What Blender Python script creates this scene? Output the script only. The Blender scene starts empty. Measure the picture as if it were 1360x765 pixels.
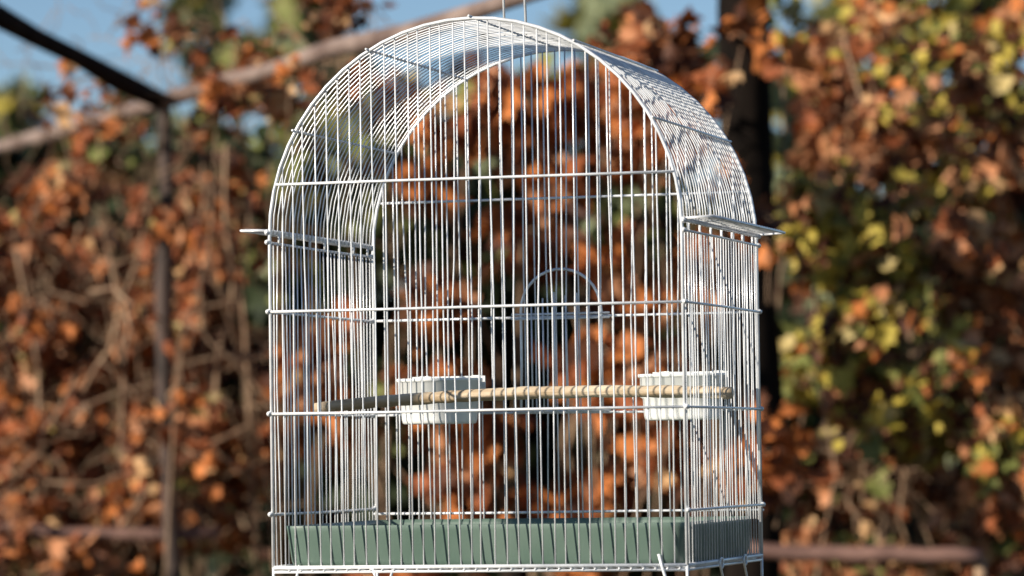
import bpy, bmesh, math, random
import numpy as np
from mathutils import Vector, Matrix

random.seed(7)
rng = np.random.default_rng(11)
scene = bpy.context.scene
COL = scene.collection

# ------------------------------------------------------------------ camera
EYE = Vector((0.0, 0.0, 1.45))
FPX = 5358.0
PITCH, ROLL, YAW = 0.0410, -0.01454, -0.27516
fw = Vector((0, math.cos(PITCH), math.sin(PITCH)))
rt0 = Vector((1, 0, 0)); up0 = rt0.cross(fw)
rt = rt0 * math.cos(ROLL) + up0 * math.sin(ROLL)
up = up0 * math.cos(ROLL) - rt0 * math.sin(ROLL)
cam = bpy.data.cameras.new('camera')
camo = bpy.data.objects.new('camera', cam); COL.objects.link(camo)
camo.matrix_world = Matrix(((rt.x, up.x, -fw.x, EYE.x), (rt.y, up.y, -fw.y, EYE.y), (rt.z, up.z, -fw.z, EYE.z), (0, 0, 0, 1)))
cam.sensor_width = 36; cam.lens = FPX / 1360 * 36
cam.clip_start = 0.1; cam.clip_end = 2000
cam.dof.use_dof = True; cam.dof.focus_distance = 3.40; cam.dof.aperture_fstop = 7.8; cam.dof.aperture_blades = 9
scene.camera = camo

# ------------------------------------------------------------------ sky and sun
SUND = Vector((0.846, 0.534, -0.398)).normalized()          # the way the light travels
EL = math.asin(-SUND.z); AZ = math.atan2(-SUND.x, -SUND.y)
world = bpy.data.worlds.new('World'); scene.world = world; world.use_nodes = True
nt = world.node_tree; nt.nodes.clear()
sky = nt.nodes.new('ShaderNodeTexSky'); sky.sky_type = 'NISHITA'; sky.sun_disc = False
sky.sun_elevation = EL; sky.sun_rotation = AZ % (2 * math.pi)
sky.air_density = 0.8; sky.dust_density = 0.0; sky.ozone_density = 3.0
bg = nt.nodes.new('ShaderNodeBackground'); bg.inputs['Strength'].default_value = 0.068
wo = nt.nodes.new('ShaderNodeOutputWorld')
nt.links.new(sky.outputs[0], bg.inputs[0]); nt.links.new(bg.outputs[0], wo.inputs[0])
sl = bpy.data.lights.new('sun', 'SUN'); sl.energy = 5.0; sl.angle = math.radians(0.5); sl.color = (1.0, 0.91, 0.77)
so = bpy.data.objects.new('sun', sl); COL.objects.link(so)
so.rotation_euler = SUND.to_track_quat('-Z', 'Y').to_euler(); so.location = (-6, -4, 6)
scene.view_settings.view_transform = 'Standard'; scene.view_settings.look = 'None'
scene.view_settings.exposure = 0.58; scene.view_settings.gamma = 1.0
scene.view_settings.use_curve_mapping = False

# ------------------------------------------------------------------ helpers
def at(u, v, Z):
    """a place in the world: the direction of a picture point, Z metres away"""
    d = fw + rt * ((u - 680) / FPX) + up * ((382.5 - v) / FPX)
    return EYE + d * (Z / d.y)

def tag(o, label=None, cat=None, group=None, kind=None):
    if label: o['label'] = label
    if cat: o['category'] = cat
    if group: o['group'] = group
    if kind: o['kind'] = kind
    return o

def empty(name, loc=(0, 0, 0), rz=0.0):
    o = bpy.data.objects.new(name, None); COL.objects.link(o)
    o.location = loc; o.rotation_euler = (0, 0, rz); o.empty_display_size = 0.05
    return o

def link(name, me, parent=None):
    o = bpy.data.objects.new(name, me); COL.objects.link(o)
    if parent is not None: o.parent = parent
    return o

class MB:
    def __init__(s): s.v = []; s.f = []; s.m = []
    def add(s, vs, fs, mi=0):
        b = len(s.v); s.v += [tuple(p) for p in vs]
        for f in fs: s.f.append(tuple(i + b for i in f)); s.m.append(mi)
    def tube(s, pts, r, n=6, mi=0, cap=True):
        pts = [Vector(p) for p in pts]
        rr = r if isinstance(r, (list, tuple)) else [r] * len(pts)
        vs = []; fs = []
        t = (pts[1] - pts[0]).normalized()
        a = t.orthogonal().normalized()
        for i, p in enumerate(pts):
            if i == 0: t = pts[1] - pts[0]
            elif i == len(pts) - 1: t = pts[-1] - pts[-2]
            else: t = pts[i + 1] - pts[i - 1]
            t.normalize()
            a = (a - t * a.dot(t)).normalized(); b = t.cross(a)
            for k in range(n):
                w = 2 * math.pi * k / n
                vs.append(p + (a * math.cos(w) + b * math.sin(w)) * rr[i])
        for i in range(len(pts) - 1):
            for k in range(n):
                k2 = (k + 1) % n
                fs.append((i * n + k, i * n + k2, (i + 1) * n + k2, (i + 1) * n + k))
        if cap:
            fs.append(tuple(range(n))[::-1]); fs.append(tuple((len(pts) - 1) * n + k for k in range(n)))
        s.add(vs, fs, mi)
    def mesh(s, name, mats, smooth=True):
        me = bpy.data.meshes.new(name); me.from_pydata(s.v, [], s.f)
        for m in (mats if isinstance(mats, list) else [mats]): me.materials.append(m)
        me.polygons.foreach_set('material_index', s.m)
        me.polygons.foreach_set('use_smooth', [smooth] * len(s.f)); me.update()
        return me
    def build(s, name, mats, parent=None, smooth=True):
        return link(name, s.mesh(name, mats, smooth), parent)

def nodes_of(name):
    m = bpy.data.materials.new(name); m.use_nodes = True
    t = m.node_tree; t.nodes.clear()
    out = t.nodes.new('ShaderNodeOutputMaterial')
    p = t.nodes.new('ShaderNodeBsdfPrincipled'); t.links.new(p.outputs[0], out.inputs[0])
    return m, t, p, out

def varied(name, c1, c2, scale, rough=0.5, bump=0.0, detail=4.0, stretch=(1, 1, 1), lo=0.35, hi=0.65, bscale=None, metallic=0.0, spec=0.5, bdist=0.002):
    m, t, p, out = nodes_of(name)
    tc = t.nodes.new('ShaderNodeTexCoord'); mp = t.nodes.new('ShaderNodeMapping'); mp.inputs['Scale'].default_value = stretch
    n = t.nodes.new('ShaderNodeTexNoise'); n.inputs['Scale'].default_value = scale; n.inputs['Detail'].default_value = detail
    r = t.nodes.new('ShaderNodeValToRGB')
    r.color_ramp.elements[0].position = lo; r.color_ramp.elements[1].position = hi
    r.color_ramp.elements[0].color = (*c1, 1); r.color_ramp.elements[1].color = (*c2, 1)
    t.links.new(tc.outputs['Object'], mp.inputs[0]); t.links.new(mp.outputs[0], n.inputs['Vector'])
    t.links.new(n.outputs['Fac'], r.inputs[0]); t.links.new(r.outputs[0], p.inputs['Base Color'])
    p.inputs['Roughness'].default_value = rough; p.inputs['Metallic'].default_value = metallic
    p.inputs['Specular IOR Level'].default_value = spec
    if bump:
        b = t.nodes.new('ShaderNodeBump'); b.inputs['Strength'].default_value = bump; b.inputs['Distance'].default_value = bdist
        n2 = t.nodes.new('ShaderNodeTexNoise'); n2.inputs['Scale'].default_value = bscale or scale * 3
        t.links.new(mp.outputs[0], n2.inputs['Vector']); t.links.new(n2.outputs['Fac'], b.inputs['Height'])
        t.links.new(b.outputs[0], p.inputs['Normal'])
    return m

def leaf_mat(name, c1, c2, trans=0.16):
    m, t, p, out = nodes_of(name)
    tc = t.nodes.new('ShaderNodeTexCoord')
    ge = t.nodes.new('ShaderNodeNewGeometry')
    n = t.nodes.new('ShaderNodeTexNoise'); n.inputs['Scale'].default_value = 22
    t.links.new(ge.outputs['Position'], n.inputs['Vector'])
    r = t.nodes.new('ShaderNodeValToRGB'); r.color_ramp.elements[0].position = 0.35; r.color_ramp.elements[1].position = 0.65
    r.color_ramp.elements[0].color = (*c1, 1); r.color_ramp.elements[1].color = (*c2, 1)
    t.links.new(n.outputs['Fac'], r.inputs[0]); t.links.new(r.outputs[0], p.inputs['Base Color'])
    p.inputs['Roughness'].default_value = 0.6; p.inputs['Specular IOR Level'].default_value = 0.2
    tr = t.nodes.new('ShaderNodeBsdfTranslucent'); t.links.new(r.outputs[0], tr.inputs[0])
    mx = t.nodes.new('ShaderNodeMixShader'); mx.inputs[0].default_value = trans
    t.links.new(p.outputs[0], mx.inputs[1]); t.links.new(tr.outputs[0], mx.inputs[2]); t.links.new(mx.outputs[0], out.inputs[0])
    return m

M = {
    'wire': varied('white_enamel_wire', (0.54, 0.56, 0.59), (0.80, 0.81, 0.83), 45, 0.30, 0.2, lo=0.30, hi=0.55, metallic=0.20, bscale=300, bdist=0.0004),
    'tray': varied('grey_green_plastic', (0.080, 0.130, 0.104), (0.115, 0.165, 0.138), 14, 0.38, 0.12, bscale=400, bdist=0.0004),
    'cup': varied('white_plastic', (0.74, 0.75, 0.74), (0.82, 0.82, 0.80), 25, 0.35, 0.05, bscale=300, bdist=0.0004),
    'perch': varied('peeled_wood', (0.36, 0.25, 0.14), (0.70, 0.59, 0.44), 22, 0.6, 0.7, stretch=(0.5, 2.5, 2.5), bscale=120, bdist=0.0015),
    'grey_pipe': varied('weathered_grey_brown_pipe', (0.10, 0.062, 0.050), (0.27, 0.20, 0.17), 11, 0.8, 0.6, bscale=60, bdist=0.004),
    'rust': varied('rusty_pipe', (0.11, 0.055, 0.043), (0.24, 0.13, 0.10), 14, 0.7, 0.4, bscale=90),
    'beam': varied('weathered_dark_pipe', (0.030, 0.020, 0.016), (0.075, 0.045, 0.035), 16, 0.8, 0.5, bscale=60),
    'trunk': varied('shade_darkened_bark', (0.0035, 0.0025, 0.002), (0.012, 0.008, 0.006), 20, 0.95, 0.8, stretch=(1, 1, 0.25), bscale=50, bdist=0.006, spec=0.1),  # near-black: the shade on trunk and pergola bar is put into the colour
    'stem': varied('dry_vine_stem', (0.18, 0.10, 0.06), (0.36, 0.24, 0.15), 25, 0.85, 0.5, bscale=120),
    'bark': varied('grey_bark', (0.06, 0.045, 0.035), (0.14, 0.11, 0.09), 8, 0.9, 0.6, stretch=(1, 1, 0.3), bscale=30, bdist=0.01),
    'soil': varied('dry_grass_ground', (0.045, 0.045, 0.02), (0.09, 0.075, 0.04), 3, 0.95, 0.5, bscale=40, bdist=0.02),
}
LM = [
    leaf_mat('leaf_orange', (0.35, 0.105, 0.026), (0.58, 0.200, 0.060)),       # 0
    leaf_mat('leaf_rust', (0.20, 0.055, 0.020), (0.34, 0.105, 0.040)),         # 1
    leaf_mat('leaf_tan', (0.46, 0.25, 0.11), (0.62, 0.39, 0.20)),            # 2
    leaf_mat('leaf_pink_brown', (0.40, 0.165, 0.072), (0.56, 0.27, 0.145)),   # 3
    leaf_mat('leaf_dark_brown', (0.055, 0.020, 0.012), (0.12, 0.045, 0.022)),  # 4
    leaf_mat('leaf_yellow_green', (0.34, 0.26, 0.035), (0.52, 0.41, 0.085)),  # 5
    leaf_mat('leaf_olive', (0.13, 0.15, 0.04), (0.22, 0.22, 0.07)),          # 6
    leaf_mat('leaf_evergreen_shade_darkened', (0.012, 0.020, 0.008), (0.030, 0.042, 0.016), 0.15),  # 7, near-black: shade of the foliage gaps put into the colour
    leaf_mat('leaf_grey_green', (0.16, 0.19, 0.11), (0.25, 0.27, 0.15)),     # 8
    leaf_mat('leaf_straw', (0.40, 0.30, 0.11), (0.56, 0.44, 0.20)),          # 9
]

# ------------------------------------------------------------------ ground
g = MB(); g.add([(-900, -600, 0), (900, -600, 0), (900, 1200, 0), (-900, 1200, 0)], [(0, 1, 2, 3)])
tag(g.build('ground', M['soil'], smooth=False), kind='structure')

# ------------------------------------------------------------------ leaves
_half = [(0.0, 0.0), (0.30, 0.02), (0.52, 0.30), (0.34, 0.44), (0.44, 0.78), (0.16, 0.74)]
OUT = _half + [(0.0, 1.08)] + [(-x, y) for x, y in _half[:0:-1]]
def leaf_shape(curl, bend, twist):
    vs = [(0.0, 0.42)] + OUT
    o = []
    for x, y in vs:
        z = curl * x * x * 2.2 + bend * (y - 0.3) ** 2 + twist * x * (y - 0.4)
        o.append((x, y - 0.05, z))
    return np.array(o)
NL = len(OUT)
LFACES = [(0, i + 1, (i + 1) % NL + 1) for i in range(NL)]
SHAPES = [leaf_shape(c, b, t) for c, b, t in [(0.5, -0.3, 0.2), (-0.6, 0.3, -0.4), (1.0, -0.6, 0.5), (0.2, 0.5, -0.2), (-1.0, -0.4, 0.6), (0.8, 0.7, 0.1)]]
_leafmesh = {}
def leaf_mesh(k, mi):
    if (k, mi) not in _leafmesh:
        me = bpy.data.meshes.new('leaf'); me.from_pydata([tuple(p) for p in SHAPES[k]], [], LFACES)
        me.materials.append(LM[mi]); me.update(); _leafmesh[(k, mi)] = me
    return _leafmesh[(k, mi)]

def rand_rot(n, face=0.55):
    """random leaf attitudes, normals leaning to the open, sunny side"""
    nrm = rng.normal(size=(n, 3)); nrm /= np.linalg.norm(nrm, axis=1)[:, None]
    nrm = nrm + face * 1.6 * np.array([-0.45, -0.65, 0.45]); nrm /= np.linalg.norm(nrm, axis=1)[:, None]
    dn = rng.normal(size=(n, 3)) * 0.8 + np.array([0, 0, -1.0])
    y = dn - nrm * (dn * nrm).sum(1)[:, None]; y /= np.linalg.norm(y, axis=1)[:, None]
    x = np.cross(y, nrm)
    return np.stack([x, y, nrm], axis=2)

def scatter_leaves(parent, pos, size, pal, npick, face=0.55, name='foliage'):
    """npick single leaves as parts (the nearest to the open side), the rest joined as one foliage part"""
    n = len(pos)
    R = rand_rot(n, face); sc = size * np.clip(rng.lognormal(0.0, 0.38, n), 0.4, 2.1); k = rng.integers(0, len(SHAPES), n)
    ids = np.array([p for p, w in pal]); w = np.array([w for p, w in pal], float); mi = rng.choice(ids, n, p=w / w.sum())
    pick = np.argsort(pos[:, 1])[:npick * 2]; pick = rng.choice(pick, min(npick, len(pick)), replace=False) if npick else np.array([], int)
    isp = np.zeros(n, bool); isp[pick] = True
    base = np.array(parent.location)
    for i in pick:
        o = link('leaf', leaf_mesh(int(k[i]), int(mi[i])), parent)
        m4 = Matrix(((*R[i, 0],), (*R[i, 1],), (*R[i, 2],))).to_4x4() @ Matrix.Scale(float(sc[i]), 4)
        m4.translation = Vector(pos[i] - base); o.matrix_local = m4
    rest = np.where(~isp)[0]
    if len(rest) == 0: return
    nv = NL + 1
    S = np.array(SHAPES)[k[rest]] * sc[rest][:, None, None]
    V = np.einsum('nij,nvj->nvi', R[rest], S) + (pos[rest] - base)[:, None, :]
    F = (np.array(LFACES)[None] + (np.arange(len(rest)) * nv)[:, None, None]).reshape(-1, 3)
    me = bpy.data.meshes.new(name)
    me.vertices.add(len(rest) * nv); me.vertices.foreach_set('co', V.reshape(-1))
    nf = len(F); me.loops.add(nf * 3); me.loops.foreach_set('vertex_index', F.reshape(-1).astype(np.int32))
    me.polygons.add(nf); me.polygons.foreach_set('loop_start', np.arange(0, nf * 3, 3, dtype=np.int32))
    used = sorted(set(mi.tolist())); lut = {u: i for i, u in enumerate(used)}
    for u in used: me.materials.append(LM[u])
    me.polygons.foreach_set('material_index', np.repeat([lut[x] for x in mi[rest].tolist()], NL).astype(np.int32))
    me.update(calc_edges=True)
    tag(link(name, me, parent), kind='stuff')

def curve(a, b, sag, n=6, jit=0.0):
    a = Vector(a); b = Vector(b); o = []
    for i in range(n + 1):
        t = i / n
        p = a.lerp(b, t) + Vector(sag) * (4 * t * (1 - t))
        if 0 < i < n: p += Vector(rng.normal(size=3) * jit)
        o.append(p)
    return o

def plant(name, label, cat, base, blobs, pal, size, npick, group=None, stem_r=0.007, mat='stem', face=0.30, twig_every=14, twr=0.0016, stem_name='stem', leaf_name='foliage', thick_all=False):
    """blobs: (u, v, Z, radius across in px, radius up in px, radius deep in m, number of leaves)"""
    base = Vector(base); root = empty(name, base)
    tag(root, label, cat, group)
    P = []; tw = MB()
    for (u, v, Z, ru, rv, rz, n) in blobs:
        c = at(u, v, Z); kx = Z / FPX
        foot = base + Vector((rng.normal() * 0.05, rng.normal() * 0.05, 0))
        st = MB()
        pts = curve(foot, c, (rng.normal() * 0.08, 0.28 + rng.normal() * 0.05, 0.06), 9, 0.02)
        st.tube([p - base for p in pts], [stem_r * (1 - 0.6 * i / 9) for i in range(10)], 6)
        st.build(stem_name, M[mat], root)
        m = max(1, n // twig_every)
        half = np.array([ru * kx, rz, rv * kx]); subs = []
        for j in range(max(3, m // 4)):
            d = rng.normal(size=3); d /= np.linalg.norm(d); subs.append(d * rng.random() ** 0.45 * half)
        for j in range(m):
            sub = subs[rng.integers(len(subs))]
            e = np.array(c) + sub + rng.normal(size=3) * half * 0.20
            s = np.array(c) + sub * 0.75 + rng.normal(size=3) * 0.02
            cp = curve(s, e, (rng.normal() * 0.03, rng.normal() * 0.03, rng.uniform(-0.02, 0.05)), 4, 0.006)
            tw.tube([p - base for p in cp], [twr * 1.4, twr * 1.2, twr, twr * 0.8, twr * 0.6], 4, cap=False)
            nn = n // m
            for q in range(nn):
                t = rng.uniform(0.35, 1.0) * 4; i = min(3, int(t)); p = cp[i].lerp(cp[i + 1], t - i)
                P.append(np.array(p) + rng.normal(size=3) * size * 0.45)
    tw.build('twigs', M[mat], root)['kind'] = 'stuff'
    P = np.array(P); P[:, 2] = np.maximum(P[:, 2], 0.03)
    scatter_leaves(root, P, size, pal, npick, face, leaf_name)
    return root

BROWN = [(0, 4.5), (1, 5.5), (2, 1.5), (3, 2), (4, 4), (9, 0.7)]
ORANGE = [(0, 6), (1, 4.5), (3, 2), (4, 3.5), (2, 0.8)]
PINK = [(3, 6), (0, 2.5), (2, 2.5), (1, 2), (4, 3)]
YELLOW = [(5, 4.5), (6, 3.2), (3, 1.6), (0, 1.4), (4, 2.2), (9, 2.0)]
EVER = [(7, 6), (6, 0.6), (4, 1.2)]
FAR = [(8, 5), (6, 3), (5, 1.2)]

# ------------------------------------------------------------------ pergola of pipes
def pipe_thing(name, label, cat, paths, mat, parts):
    root = empty(name, Vector((paths[0][0].x, paths[0][0].y, 0.0))); tag(root, label, cat)
    for pts, r, pn in zip(paths, parts[0], parts[1]):
        mb = MB(); mb.tube([Vector(p) - root.location for p in pts], r, 10); mb.build(pn, M[mat], root)
    return root
J = at(216, 138, 7.5); HP = J.z
gpost = Vector((at(243, 765, 7.5).x, 7.5, -0.02))
A_dir = at(-20, 20, 6.4) - J; A_dir = A_dir / -A_dir.y; C_dir = Vector((0.672, -1.64, 0))
A_end = J + A_dir * (7.5 - 2.595); B_end = J - C_dir * (2.6 / 1.64); C_end = J + C_dir * (5.6 / 1.64)
def seg(a, b, n=8, j=0.004): return curve(a, b, (0, 0, 0), n, j)

perg = empty('pipe_pergola', (gpost.x, gpost.y, 0))
tag(perg, 'pergola of thin rusty pipes with a dark bar meeting at a bare corner post', 'pergola')
def ppart(name, pts, r, mat, n=10):
    mb = MB(); mb.tube([Vector(p) - perg.location for p in pts], r, n); return mb.build(name, M[mat], perg)
ppart('post', seg(gpost, J + Vector((0, 0, 0.02)), 12, 0.005), [0.0150 + 0.002 * math.sin(i * 2.1) for i in range(13)], 'beam')
ppart('wooden_post', seg((A_end.x, A_end.y, -0.02), A_end + Vector((0, 0, 0.35)), 8, 0.002), 0.034, 'bark', 14)
ppart('post', seg((B_end.x, B_end.y, -0.02), B_end), 0.0125, 'beam')
ppart('post', seg((C_end.x, C_end.y, -0.02), C_end), 0.0125, 'beam')
ppart('dark_bar', seg(J + Vector((0, 0, 0.004)), A_end + A_dir * 0.05 + Vector((0, 0, 0.016)), 18, 0.006), [0.0180 + 0.003 * math.sin(i * 1.9) for i in range(19)], 'trunk')  # near-black colour stands in for shade on the bar's visible side
ppart('top_rail', seg(B_end, C_end + Vector((0, 0, 0.02)), 26, 0.006), [0.0150 + 0.0022 * math.sin(i * 2.3) for i in range(27)], 'grey_pipe')
# the pipe that the cage hangs from joins the dark bar and the top rail
HY = 3.420
hA = J + A_dir * (J.y - HY); hx0 = hA.x; hx1 = J.x + C_dir.x * (J.y - HY) / 1.64
hz0, hz1 = hA.z + 0.027, HP + 0.036
HZ = hz0 + (hz1 - hz0) * (-hx0) / (hx1 - hx0)
ppart('hanging_pipe', seg((hx0 - 0.06, HY, hz0), (hx1 + 0.06, HY, hz1), 10, 0.0), 0.011, 'rust')
l0 = at(-260, 700, 7.53); l1 = at(292, 708, 7.53)
ppart('lower_rail', seg(l0, l1, 8, 0.004), 0.0125, 'rust')
ppart('post', seg((l0.x, l0.y, -0.02), l0 + Vector((0, 0, 0.3))), 0.0125, 'beam')

# tree trunk behind the cage's shoulder, its shade put into the bark colour
TB = Vector((at(1000, 765, 6.85).x, 6.85, 0))
tree = empty('dark_tree', TB); tag(tree, 'straight shade-darkened tree trunk standing close behind the birdcage', 'tree')
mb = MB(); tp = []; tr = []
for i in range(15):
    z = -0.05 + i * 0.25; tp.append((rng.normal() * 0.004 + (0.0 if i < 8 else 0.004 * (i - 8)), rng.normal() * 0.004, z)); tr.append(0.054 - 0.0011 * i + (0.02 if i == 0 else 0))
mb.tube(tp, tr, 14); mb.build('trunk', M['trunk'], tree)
for (z0, dx, dy, dz, r) in [(2.45, -0.45, -0.10, 0.6, 0.014), (2.55, 0.5, 0.2, 0.6, 0.013), (2.9, -0.35, 0.3, 0.6, 0.012), (3.2, 0.3, -0.3, 0.55, 0.011)]:
    mb = MB(); mb.tube(curve((0, 0, z0), (dx, dy, z0 + dz), (0, 0, -0.06), 7, 0.012), [r * (1 - 0.08 * i) for i in range(8)], 7)
    mb.build('branch', M['trunk'], tree)
P = np.array([[TB.x, TB.y, 3.3]]) + rng.normal(size=(900, 3)) * np.array([0.5, 0.4, 0.3]); P[:, 2] = np.maximum(P[:, 2], 2.75)
scatter_leaves(tree, P, 0.06, BROWN, 0, name='crown')

# rusty rail on the other side of the trunk, with its stake
r0 = at(1020, 727, 6.76); r1 = at(1303, 741, 6.72)
rr_ = empty('rusty_rail', (r1.x, r1.y, 0)); tag(rr_, 'low rusty pipe rail on a stake next to the shade-darkened tree trunk', 'rail')
mb = MB(); mb.tube([p - rr_.location for p in seg(r0 - Vector((0.05, 0, 0)), r1, 8, 0.003)], 0.0135, 10); mb.build('pipe', M['rust'], rr_)
mb = MB(); mb.tube([(0.008, 0.02, -0.02), (0.004, 0.018, 0.7), (0.0, 0.014, r1.z - 0.004)], 0.010, 8); mb.build('stake', M['stem'], rr_)

# ------------------------------------------------------------------ vines, shrubs, hedge, far trees
def foot(u, Z): return (at(u, 765, Z).x, Z, 0.0)
th = plant('dried_vine', 'thicket of rust-brown dried vine around the bare pergola corner post', 'vine', foot(150, 7.9),
      [(50, 325, 8.0, 150, 90, 0.35, 600), (40, 460, 7.9, 140, 120, 0.35, 775), (60, 640, 7.9, 150, 130, 0.35, 775), (210, 400, 7.9, 110, 140, 0.35, 620),
       (200, 600, 7.8, 120, 140, 0.3, 620), (320, 560, 7.9, 80, 170, 0.3, 511), (310, 320, 8.1, 80, 110, 0.3, 248), (150, 720, 7.7, 200, 80, 0.3, 558), (-160, 420, 7.9, 150, 220, 0.35, 713), (-150, 680, 7.9, 150, 140, 0.35, 511)],
      BROWN, 0.026, 150, twig_every=9, twr=0.0020, face=0.7)
for (u0, v0, u1, v1, Z, sg, r) in [(165, 480, 118, 388, 7.45, (0.04, 0, 0.05), 0.0035), (300, 190, 262, 640, 7.6, (0.03, 0, 0), 0.0045), (268, 200, 300, 700, 7.7, (-0.02, 0, 0), 0.004), (90, 560, 360, 470, 7.5, (0, 0, 0.03), 0.003),
        (60, 640, 340, 560, 7.45, (0, 0, -0.03), 0.003), (250, 430, 370, 560, 7.4, (0, 0, 0.02), 0.0035), (130, 250, 150, 760, 7.6, (0.03, 0, 0), 0.004), (190, 560, 330, 640, 7.4, (0, 0, 0.03), 0.003), (20, 330, 40, 760, 7.6, (0.03, 0, 0), 0.004),
        (100, 500, 30, 620, 7.5, (0.02, 0, 0.02), 0.003), (330, 250, 345, 760, 7.6, (-0.02, 0, 0), 0.0045), (200, 260, 110, 520, 7.5, (0.02, 0, 0), 0.003), (235, 470, 160, 700, 7.45, (0.03, 0, 0), 0.003)]:
    mb = MB(); mb.tube([p - th.location for p in curve(at(u0, v0, Z), at(u1, v1, Z + 0.1), sg, 8, 0.006)], [r * (0.8 + 0.05 * i) for i in range(9)], 6); mb.build('stem', M['stem'], th)
def bare_twigs(root, n, u0, u1, v0, v1, Z0, Z1, L0, L1, r, updown=0.5):
    mb = MB()
    for i in range(n):
        a = np.array(at(rng.uniform(u0, u1), rng.uniform(v0, v1), rng.uniform(Z0, Z1))); d = rng.normal(size=3) * np.array([1, 0.5, updown]); d /= np.linalg.norm(d)
        b = a + d * rng.uniform(L0, L1); rr = r * rng.uniform(0.6, 1.3)
        mb.tube([p - root.location for p in curve(a, b, (rng.normal() * 0.03, 0, rng.normal() * 0.03), 5, 0.006)], [rr * (1 - 0.12 * k) for k in range(6)], 4, cap=False)
    tag(mb.build('bare_twigs', M['stem'], root), kind='stuff')
bare_twigs(th, 190, -40, 390, 280, 770, 7.42, 7.8, 0.05, 0.18, 0.0017, 0.9)
sv = plant('dried_vine', 'sparse dried vine trailing over the pergola pipe against the blue sky', 'vine', foot(345, 7.55),
      [(110, 225, 7.5, 140, 40, 0.2, 120), (215, 60, 7.4, 50, 50, 0.12, 30), (310, 60, 7.3, 50, 60, 0.12, 42), (455, 25, 7.0, 50, 40, 0.15, 50), (360, 120, 7.2, 70, 35, 0.12, 84), (60, 110, 7.3, 60, 50, 0.15, 22), (500, 130, 7.4, 60, 60, 0.2, 84), (240, 240, 7.40, 26, 70, 0.06, 24), (240, 470, 7.40, 26, 120, 0.06, 30), (290, 128, 7.05, 40, 18, 0.06, 34), (385, 98, 6.7, 26, 18, 0.05, 16), (130, 165, 7.7, 60, 16, 0.08, 30)],
      BROWN, 0.025, 80, stem_r=0.004, twig_every=5)
bare_twigs(sv, 90, 0, 520, 0, 260, 7.3, 7.8, 0.08, 0.3, 0.0018, 1.2)
plant('dried_vine', 'big-leaved orange dried vine hanging behind the wire birdcage', 'vine', foot(720, 7.4),
      [(700, 130, 7.5, 60, 50, 0.2, 110), (790, 110, 7.4, 70, 60, 0.2, 150), (860, 190, 7.3, 70, 70, 0.2, 140), (620, 210, 7.6, 94, 77, 0.25, 143), (800, 190, 7.4, 94, 94, 0.25, 232), (860, 330, 7.4, 94, 94, 0.25, 276), (740, 330, 7.5, 77, 86, 0.25, 176), (590, 400, 7.6, 77, 68, 0.25, 121),
       (620, 560, 7.4, 111, 86, 0.25, 265), (780, 520, 7.3, 111, 94, 0.25, 287), (900, 560, 7.4, 86, 111, 0.25, 254), (560, 690, 7.4, 111, 68, 0.25, 254), (780, 690, 7.3, 129, 68, 0.25, 287), (440, 480, 7.7, 68, 172, 0.25, 265)],
      ORANGE, 0.037, 150, face=0.6, twig_every=18)
plant('climbing_vine', 'curled brown leaves of a climber clinging to the shade-darkened tree trunk', 'vine', foot(925, 6.80),
      [(985, 62, 6.70, 24, 28, 0.04, 16), (1040, 100, 6.75, 22, 26, 0.04, 9), (885, 90, 6.95, 60, 45, 0.12, 69), (905, 160, 6.95, 50, 35, 0.12, 41), (860, 60, 7.0, 60, 40, 0.15, 57), (935, 110, 6.66, 34, 34, 0.06, 26), (945, 185, 6.66, 24, 22, 0.05, 14), (1020, 330, 6.75, 14, 24, 0.03, 5), (1045, 640, 6.75, 45, 80, 0.08, 52)],
      ORANGE, 0.036, 90, stem_r=0.0035, twig_every=5)
plant('pink_brown_vine', 'pinkish brown dried vine spilling over the yellow-green shrub', 'vine', foot(1345, 7.3),
      [(1130, 130, 7.5, 70, 100, 0.2, 176), (1120, 50, 7.4, 60, 50, 0.12, 80), (1180, 200, 7.4, 90, 60, 0.2, 170), (1280, 330, 7.1, 80, 80, 0.2, 240), (1310, 180, 7.4, 90, 110, 0.25, 192), (1340, 40, 7.5, 80, 80, 0.25, 112),
       (1310, 480, 7.1, 60, 100, 0.2, 176), (1335, 620, 7.1, 70, 110, 0.2, 208), (1480, 300, 7.4, 100, 250, 0.3, 480), (1480, 620, 7.3, 100, 180, 0.3, 352)],
      PINK, 0.030, 120, twig_every=8)
plant('yellow_shrub', 'sunlit yellow-green leafy shrub growing above the low rusty rail', 'shrub', foot(1150, 7.2),
      [(1330, 90, 7.4, 70, 80, 0.2, 170), (1210, 110, 7.35, 70, 70, 0.2, 150), (1300, 560, 7.0, 60, 60, 0.15, 120), (1090, 320, 7.1, 60, 80, 0.18, 360), (1180, 350, 7.05, 80, 80, 0.18, 420), (1200, 450, 7.0, 85, 80, 0.18, 440), (1110, 450, 7.2, 75, 90, 0.2, 330), (1190, 560, 7.05, 100, 60, 0.18, 360), (1230, 60, 7.9, 130, 80, 0.3, 420), (1300, 220, 7.8, 100, 120, 0.3, 330), (1080, 200, 7.9, 60, 110, 0.2, 190), (1270, 420, 7.3, 70, 90, 0.2, 220), (1090, 60, 8.1, 60, 70, 0.2, 100)],
      YELLOW, 0.027, 140, stem_r=0.006, face=0.65)
lb = plant('low_bramble', 'low tangle of tan and brown leaves around the rusty rail', 'shrub', foot(1200, 7.35),
      [(1100, 650, 7.4, 80, 60, 0.2, 210), (1220, 640, 7.5, 90, 70, 0.2, 225), (1120, 760, 7.3, 120, 40, 0.2, 210), (1270, 765, 7.25, 110, 40, 0.2, 210)],
      [(2, 2.5), (3, 3), (1, 3), (4, 3), (6, 1)], 0.028, 60, twig_every=7, twr=0.002)
bare_twigs(lb, 60, 1040, 1380, 560, 780, 7.0, 7.4, 0.05, 0.18, 0.0016, 0.8)
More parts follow.
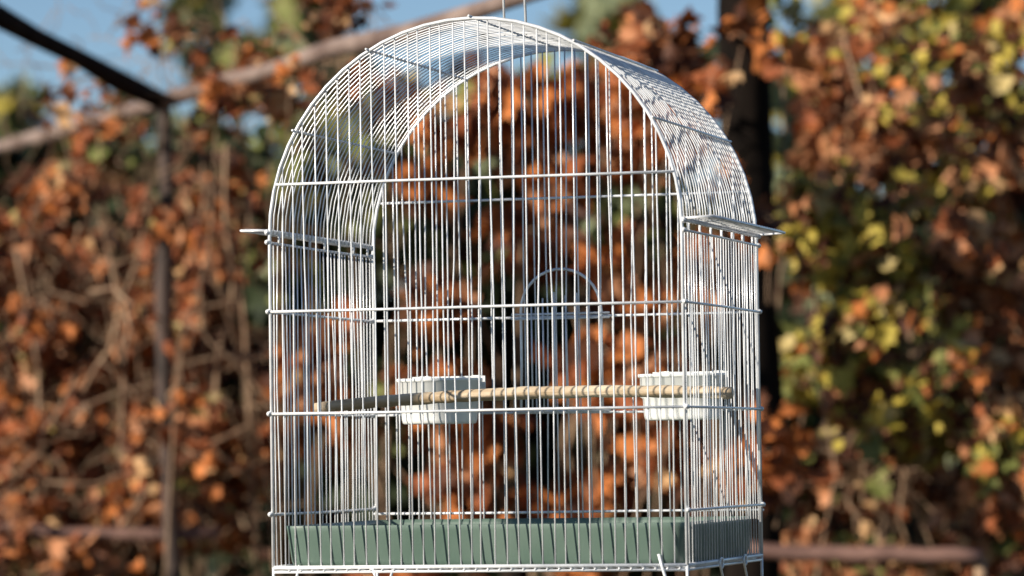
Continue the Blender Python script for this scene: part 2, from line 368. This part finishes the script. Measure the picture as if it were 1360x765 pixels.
plant('olive_bush', 'shaded olive green bush behind the orange vine and the birdcage', 'shrub', foot(600, 8.5),
      [(600, 330, 8.6, 130, 110, 0.3, 300), (560, 200, 8.8, 110, 80, 0.3, 170), (700, 130, 8.8, 140, 70, 0.3, 180), (880, 300, 8.7, 130, 130, 0.3, 240), (420, 300, 8.8, 100, 100, 0.3, 240), (330, 200, 9.0, 120, 60, 0.3, 230), (870, 90, 8.8, 110, 70, 0.3, 160), (150, 230, 9.0, 160, 50, 0.3, 160), (1090, 430, 8.7, 90, 160, 0.3, 260), (1250, 430, 8.7, 130, 160, 0.3, 300)],
      [(6, 4), (7, 4), (8, 2), (4, 2)], 0.045, 60)
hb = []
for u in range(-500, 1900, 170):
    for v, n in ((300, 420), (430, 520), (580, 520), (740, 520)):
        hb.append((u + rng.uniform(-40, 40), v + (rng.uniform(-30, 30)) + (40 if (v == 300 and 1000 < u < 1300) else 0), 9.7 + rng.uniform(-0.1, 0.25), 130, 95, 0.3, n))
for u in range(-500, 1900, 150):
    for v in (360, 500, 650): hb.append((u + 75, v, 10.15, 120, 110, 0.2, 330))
plant('evergreen_hedge', 'dense evergreen hedge coloured shade-dark, filling the gaps behind all the vines', 'hedge', foot(700, 9.9), hb, EVER, 0.062, 0, stem_r=0.012, mat='bark', twig_every=10)
def far_tree(u, Z, htop, rpx, n, label, pal=FAR):
    b = foot(u, Z); blobs = []
    k = 7
    for i in range(k):
        t = i / (k - 1); v = htop + (480 - htop) * t
        blobs.append((u + rng.uniform(-0.3, 0.3) * rpx, v, Z, rpx * (0.35 + 0.65 * math.sin(math.pi * min(1, 0.18 + 0.6 * t))), 60, rpx * Z / FPX, n // k))
    plant('poplar_tree', label, 'tree', b, blobs, pal, 0.14, 0, 'far trees beyond the hedge', stem_r=0.07, mat='bark', twig_every=20, twr=0.008, stem_name='trunk', leaf_name='crown')
far_tree(290, 26, 20, 80, 800, 'thin grey-green poplar beyond the hedge, next to the trailing dried vine')
far_tree(420, 24, 10, 70, 700, 'slim pale poplar showing above the pergola top rail')
far_tree(130, 28, 190, 110, 700, 'short round grey-green tree seen under the dark pergola bar')
far_tree(20, 27, 150, 60, 400, 'small grey-green tree behind the thick end of the dried vine thicket')
far_tree(1075, 26, 120, 70, 700, 'small pale green tree glimpsed between the shade-darkened trunk and the shrub')
far_tree(820, 25, -160, 100, 1300, 'tall dense green poplar rising behind the birdcage arch')
far_tree(1180, 27, -200, 110, 1500, 'tall yellowing poplar behind the pinkish brown vine', [(5, 4), (6, 4), (8, 3)])
far_tree(1360, 24, -200, 120, 1500, 'broad olive green poplar at the end of the row behind the vine', [(6, 5), (8, 3), (5, 2)])

# ------------------------------------------------------------------ the birdcage
W, D, ZS = 0.35, 0.28, 0.272; RAD = W / 2
cr, sr = math.cos(YAW), math.sin(YAW)
CX, CY, CZ = 1.09725, -3.15114, 0.09119
ORI = Vector((-CX * cr + CY * sr, -CX * sr - CY * cr, EYE.z - CZ))
cage = empty('birdcage', ORI, YAW)
tag(cage, 'arched white wire birdcage hanging from a pipe by its wire loop', 'birdcage')
def arch_z(x): return ZS + math.sqrt(max(0.0, RAD * RAD - (x - RAD) ** 2))
def wire(name, pts, r, parent=cage, n=6):
    mb = MB(); mb.tube(pts, r, n); return mb.build(name, M['wire'], parent)
def arch_pts(y, z0, na=28, inset=0.0):
    R = RAD - inset; o = [(inset, y, z0)]
    for i in range(na + 1):
        a = math.pi * (1 - i / na); o.append((RAD + R * math.cos(a), y, ZS + R * math.sin(a)))
    o.append((W - inset, y, z0)); return o
def joined(pts, k=6):
    """split the straight legs so that the tube stays smooth"""
    return pts
RB = 0.00070     # bar radius
RV = 0.00060     # vault and side wires
NF, ND = 35, 28
PX, PY = W / NF, D / ND
front = wire('front_frame', arch_pts(0, 0.0), 0.00150, n=8)
back = wire('back_frame', arch_pts(D, 0.0), 0.00150, n=8)
# side walls and vault: wires parallel to the frames, broken at the long slot under the vault
Z_SLOT0, Z_SLOT1 = 0.2685, 0.2755
for j in range(1, ND):
    y = j * PY + rng.normal() * 0.0005
    R = RAD; pts = [(0, y, Z_SLOT1)]
    for i in range(29):
        a = math.pi * (1 - i / 28); z = ZS + R * math.sin(a)
        if z > Z_SLOT1 + 0.002: pts.append((RAD + R * math.cos(a) , y + rng.normal() * 0.00015, z))
    pts.append((W, y, Z_SLOT1)); wire('vault_wire', pts, RV)
    for x in (0.0, W):
        b = rng.normal() * 0.0009; c = rng.normal() * 0.0009; e = rng.normal() * 0.0008
        wire('side_wire', [(x, y, 0.0), (x + b * 0.6, y + c, 0.075), (x + b, y + c + e, 0.15), (x + b * 0.4, y + e, 0.21), (x, y, Z_SLOT0)], RV)
for x in (0.0, W):
    for j in range(2, ND, 4):
        wire('slot_post', [(x, j * PY + 0.004, Z_SLOT0), (x, j * PY + 0.004, Z_SLOT1)], 0.0012)
# upright wires of the front and the back
for i in range(1, NF):
    x = i * PX
    for y, nm in ((0.0012, 'front_wire'), (D - 0.0012, 'back_wire')):
        j0, j1, j2 = rng.normal() * 0.0007, rng.normal() * 0.0011, rng.normal() * 0.0009
        zt = arch_z(x + j2) - 0.0004; k = 1
        pts = [(x + j0, y, 0.0), (x + j0 * 0.5 + j1 * 0.6, y, 0.12), (x + j1, y, 0.212), (x + (j1 + j2) / 2 , y + rng.normal() * 0.0008, 0.25)]
        if zt > 0.30: pts.append((x + j2 * 0.9, y, (0.25 + zt) / 2))
        pts.append((x + j2, y, zt)); wire(nm, pts, RB)
# cross rails
RR = 0.00115
def rail_front(z, y, nm): 
    if z > ZS:
        h = math.sqrt(RAD ** 2 - (z - ZS) ** 2); x0, x1 = RAD - h, RAD + h
    else: x0, x1 = -0.0025, W + 0.0025
    s = rng.normal() * 0.0003
    wire(nm, [(x0, y, z), (x0 + (x1 - x0) * 0.3, y, z + s), (x0 + (x1 - x0) * 0.7, y, z - s), (x1, y, z)], RR)
Z1, Z2, Z3, Z4 = 0.316, 0.211, 0.1267, 0.0438
for z in (Z1, Z2, Z3): rail_front(z, -0.0008, 'front_rail')
for z in (Z1, Z2, Z3, 0.0392): rail_front(z, D + 0.0008, 'back_rail')
for z in (Z2, Z3, Z4, Z_SLOT0, Z_SLOT1 + 0.0008):
    for x in (-0.0018, W + 0.0018):
        wire('side_rail', [(x, -0.003, z), (x, D * 0.5, z + rng.normal() * 0.0003), (x, D + 0.003, z)], RR)
        for y in (0, D):
            k = MB(); k.tube([(x, y - 0.0022, z), (x * 1.0 + (0.0 if x > 0 else -0.0), y, z + 0.0004), (x, y + 0.0022, z)], 0.0021, 8); k.build('rail_end', M['wire'], cage)
for a in (150, 120, 90, 60, 30):
    R = RAD + 0.0016; x = RAD + R * math.cos(math.radians(a)); z = ZS + R * math.sin(math.radians(a))
    wire('vault_rail', [(x, -0.003, z), (x, D * 0.5, z), (x, D + 0.003, z)], RR)
# bottom frame and floor grid
for (p, q) in (((0, 0), (W, 0)), ((W, 0), (W, D)), ((0, D), (W, D)), ((0, 0), (0, D))):
    wire('bottom_rail', [(p[0], p[1], 0.0), (q[0], q[1], 0.0)], 0.0016, n=8)
    o = 0.0008
    wire('bottom_rail', [(p[0], p[1], -0.0038), (q[0], q[1], -0.0038)], 0.0012)
for i in range(1, NF): wire('floor_wire', [(i * PX + 0.004, -0.0015, -0.0026), (i * PX + 0.004, D + 0.0015, -0.0026)], 0.0009)
# wire feet
for x, y in ((0, 0), (W, 0), (0, D), (W, D)):
    wire('foot', [(x, y, 0.001), (x, y, -0.02), (x + (0.003 if x == 0 else -0.003), y, -0.036), (x + (0.010 if x == 0 else -0.010), y, -0.040)], 0.0014)
wire('foot', [(0.0225, 0.0, 0.002), (0.019, 0.0, -0.012), (0.012, 0, -0.040)], 0.0012)
wire('foot', [(0.085, 0, 0.000), (0.088, 0, -0.008), (0.095, 0, -0.014), (0.100, 0, -0.012), (0.103, 0, -0.002)], 0.0012)
wire('foot', [(0.327, -0.002, 0.009), (0.330, -0.002, -0.002), (0.336, -0.001, -0.022), (0.338, 0, -0.040)], 0.0014)
def hook(y):
    p = []
    for i in range(13):
        a = math.radians(-60 + i * 25); p.append((W + 0.003, y + 0.0055 * math.cos(a), -0.002 + 0.0045 * math.sin(a)))
    p.append((W + 0.003, y + 0.006, -0.016)); p.append((W + 0.002, y + 0.012, -0.024)); wire('hook', p, 0.0010)
hook(0.11); hook(0.20)
# hinged strips propped out along both sides
def flap(x0, sgn, rise):
    root = bpy.data.objects.new('flap', None); COL.objects.link(root); root.parent = cage
    root.location = (x0, 0, Z_SLOT1 + 0.0025)
    L = 0.0235
    dx, dz = sgn * L * math.cos(rise), L * math.sin(rise)
    fr = MB(); fr.tube([(0, 0.001, 0), (dx, 0.001, dz), (dx, D - 0.001, dz), (0, D - 0.001, 0)], 0.0012, 6)
    fr.tube([(0, -0.002, 0), (0, D + 0.002, 0)], 0.0013, 6); fr.build('flap_frame', M['wire'], root)
    for j in range(1, ND):
        mb = MB(); mb.tube([(0, j * PY, 0.001), (dx, j * PY, dz + 0.001)], 0.0009, 5); mb.build('flap_wire', M['wire'], root)
flap(-0.0018, -1, 0.04); flap(W + 0.0018, 1, 0.05)
# arched door hung inside the back wall
DX0, DX1 = 0.1375, 0.2105; DC = (DX0 + DX1) / 2; DR = (DX1 - DX0) / 2; DY = D - 0.004; DZ = 0.2165
door = bpy.data.objects.new('door', None); COL.objects.link(door); door.parent = cage
pts = [(DX0 - 0.001, DY, 0.128), (DX0, DY, 0.17), (DX0, DY, DZ)] + [(DC + DR * math.cos(math.radians(180 - i * 12)), DY, DZ + DR * math.sin(math.radians(180 - i * 12))) for i in range(1, 15)] + [(DX1, DY, DZ), (DX1, DY, 0.17), (DX1, DY, 0.128)]
wire('door_frame', pts, 0.0013, door)
for z in (0.2135, 0.2095, 0.128): wire('door_rail', [(DX0 - 0.008, DY - 0.0015, z), (DX1 + 0.008, DY - 0.0015, z)], 0.0010, door)
for i, h in enumerate((0.008, 0.014, 0.019, 0.016, 0.018, 0.012)):
    x = DX0 + (i + 1) * (DX1 - DX0) / 7; wire('door_wire', [(x, DY - 0.003, 0.128), (x, DY - 0.003, 0.2135 + h)], 0.0008, door)
# wire loop over the pipe
top = ZS + RAD
hp = Vector((RAD, D / 2, 0))
def to_local(p): 
    d = Vector(p) - ORI; return Vector((d.x * cr + d.y * sr, -d.x * sr + d.y * cr, d.z))
pl = to_local((0, HY, HZ))
hang = []
bx, by = 0.166, 0.14
wl = to_local(ORI + Vector((bx * cr - by * sr, bx * sr + by * cr, 0)))
hz = HZ - ORI.z
hang = [(bx - 0.001, by, top - 0.001), (bx - 0.003, by, top + 0.10), (bx - 0.004, by, hz - 0.004)]
for i in range(9):
    a = math.radians(180 - i * 22.5); hang.append((bx + 0.0045 + 0.0085 * math.cos(a), by, hz + 0.0125 * math.sin(a) ))
hang += [(bx + 0.013, by, hz - 0.004), (bx + 0.015, by, top + 0.10), (bx + 0.018, by, top - 0.001)]
wire('hanging_loop', hang, 0.0012)

# ------------------------------------------------------------------ things inside the cage
def placed(name, lx, ly, lz, label, cat, group=None):
    o = empty(name, ORI + Vector((lx * cr - ly * sr, lx * sr + ly * cr, lz)), YAW); tag(o, label, cat, group); return o
def ring(hx, hy, z, n, e, flat_back=False):
    o = []
    for i in range(n):
        a = 2 * math.pi * i / n; c, s = math.cos(a), math.sin(a)
        x = hx * math.copysign(abs(c) ** (2 / e), c); y = hy * math.copysign(abs(s) ** (2 / e), s)
        o.append((x, y, z))
    return o
def loft(rings, close0=True, close1=True):
    mb = MB(); n = len(rings[0]); vs = [p for r in rings for p in r]; fs = []
    for i in range(len(rings) - 1):
        for k in range(n):
            k2 = (k + 1) % n; fs.append((i * n + k, i * n + k2, (i + 1) * n + k2, (i + 1) * n + k))
    if close0: fs.append(tuple(range(n))[::-1])
    if close1: fs.append(tuple((len(rings) - 1) * n + k for k in range(n)))
    mb.add(vs, fs); return mb
# tray
tx0, tx1, ty0, ty1 = 0.0040, 0.3475, 0.0065, 0.2735
thx, thy = (tx1 - tx0) / 2, (ty1 - ty0) / 2
tray = placed('tray', (tx0 + tx1) / 2, (ty0 + ty1) / 2, 0.0, 'grey-green plastic tray in the bottom of the wire birdcage', 'tray')
N = 96
R_ = [ring(thx - 0.006, thy - 0.006, -0.0014, N, 16), ring(thx - 0.0042, thy - 0.0042, 0.0006, N, 18), ring(thx - 0.0032, thy - 0.0032, 0.0050, N, 20), ring(thx - 0.0010, thy - 0.0010, 0.0290, N, 22),
      ring(thx - 0.0004, thy - 0.0004, 0.0335, N, 22), ring(thx - 0.0006, thy - 0.0006, 0.0340, N, 22), ring(thx - 0.0022, thy - 0.0022, 0.0340, N, 22),
      ring(thx - 0.0030, thy - 0.0030, 0.0300, N, 22), ring(thx - 0.0055, thy - 0.0055, 0.0025, N, 20)]
b = loft(R_); o = b.build('basin', M['tray'], tray)
# feeding cups
def cup(lx, ly, lz, label):
    c = placed('feeding_cup', lx, ly, lz, label, 'cup', 'feeding cups on the back wall')
    h = 0.0400; e = 2.7; n = 48; X, Y = 0.0365, 0.024
    rings = [ring(X - 0.0055, Y - 0.0055, 0, n, e), ring(X - 0.004, Y - 0.004, 0.001, n, e), ring(X - 0.0032, Y - 0.0032, 0.004, n, e), ring(X - 0.0022, Y - 0.0022, 0.019, n, e), ring(X - 0.0002, Y - 0.0002, 0.020, n, e), ring(X, Y, h - 0.003, n, e),
             ring(X + 0.0016, Y + 0.0016, h - 0.0026, n, e), ring(X + 0.0016, Y + 0.0016, h - 0.0004, n, e), ring(X + 0.001, Y + 0.001, h, n, e), ring(X - 0.0012, Y - 0.0012, h, n, e), ring(X - 0.002, Y - 0.002, 0.02, n, e), ring(X - 0.0055, Y - 0.0055, 0.0025, n, e)]
    loft(rings).build('bowl', M['cup'], c)
    mb = MB()
    def boxx(x0, x1, y0, y1, z0, z1):
        mb.add([(x0, y0, z0), (x1, y0, z0), (x1, y1, z0), (x0, y1, z0), (x0, y0, z1), (x1, y0, z1), (x1, y1, z1), (x0, y1, z1)], [(0, 3, 2, 1), (4, 5, 6, 7), (0, 1, 5, 4), (1, 2, 6, 5), (2, 3, 7, 6), (3, 0, 4, 7)])
    boxx(-X + 0.004, X - 0.002, Y + 0.0014, Y + 0.0032, h - 0.014, h + 0.0022)
    mb.build('back_lip', M['cup'], c, smooth=False)
    for sx in (-0.022, 0.026):
        mb = MB(); boxx(sx - 0.004, sx + 0.004, Y + 0.003, Y + 0.0105, h + 0.0002, h + 0.0028); boxx(sx - 0.004, sx + 0.004, Y + 0.0085, Y + 0.0104, h - 0.010, h + 0.0003)
        mb.build('clip', M['cup'], c, smooth=False)
    return c
cup(0.0705, 0.2455, 0.1180, 'white plastic feeding cup with a shaded half, beside the tan end of the perch')
cup(0.2900, 0.2455, 0.1180, 'white plastic feeding cup behind the slatted side wall of the cage')
# perch
perch = placed('wooden_perch', 0, 0.14, 0.0, 'thin peeled wooden perch stick bowed across the birdcage', 'perch')
mb = MB(); pp = []; pr = []
for i in range(41):
    t = i / 40; x = -0.0095 + t * (W + 0.0175)
    z = 0.1325 + 0.0105 * math.sin(math.pi * min(1, t * 0.62 / 0.62) * 0.5) if t < 0.62 else 0.1325 + 0.0105 * math.sin(math.pi * 0.5 * 0.62 / 0.62 * 1.0) * 1.0
    z = 0.1325 + 0.0100 * (1 - (1 - t / 0.62) ** 2 if t < 0.62 else 1 - 0.35 * ((t - 0.62) / 0.38) ** 2)
    pp.append((x, 0.001 * math.sin(9 * t), z + rng.normal() * 0.00012)); pr.append(0.0052 + rng.normal() * 0.00022 + (-0.0008 if i in (0, 40) else 0))
mb.tube(pp, pr, 16); mb.build('stick', M['perch'], perch)
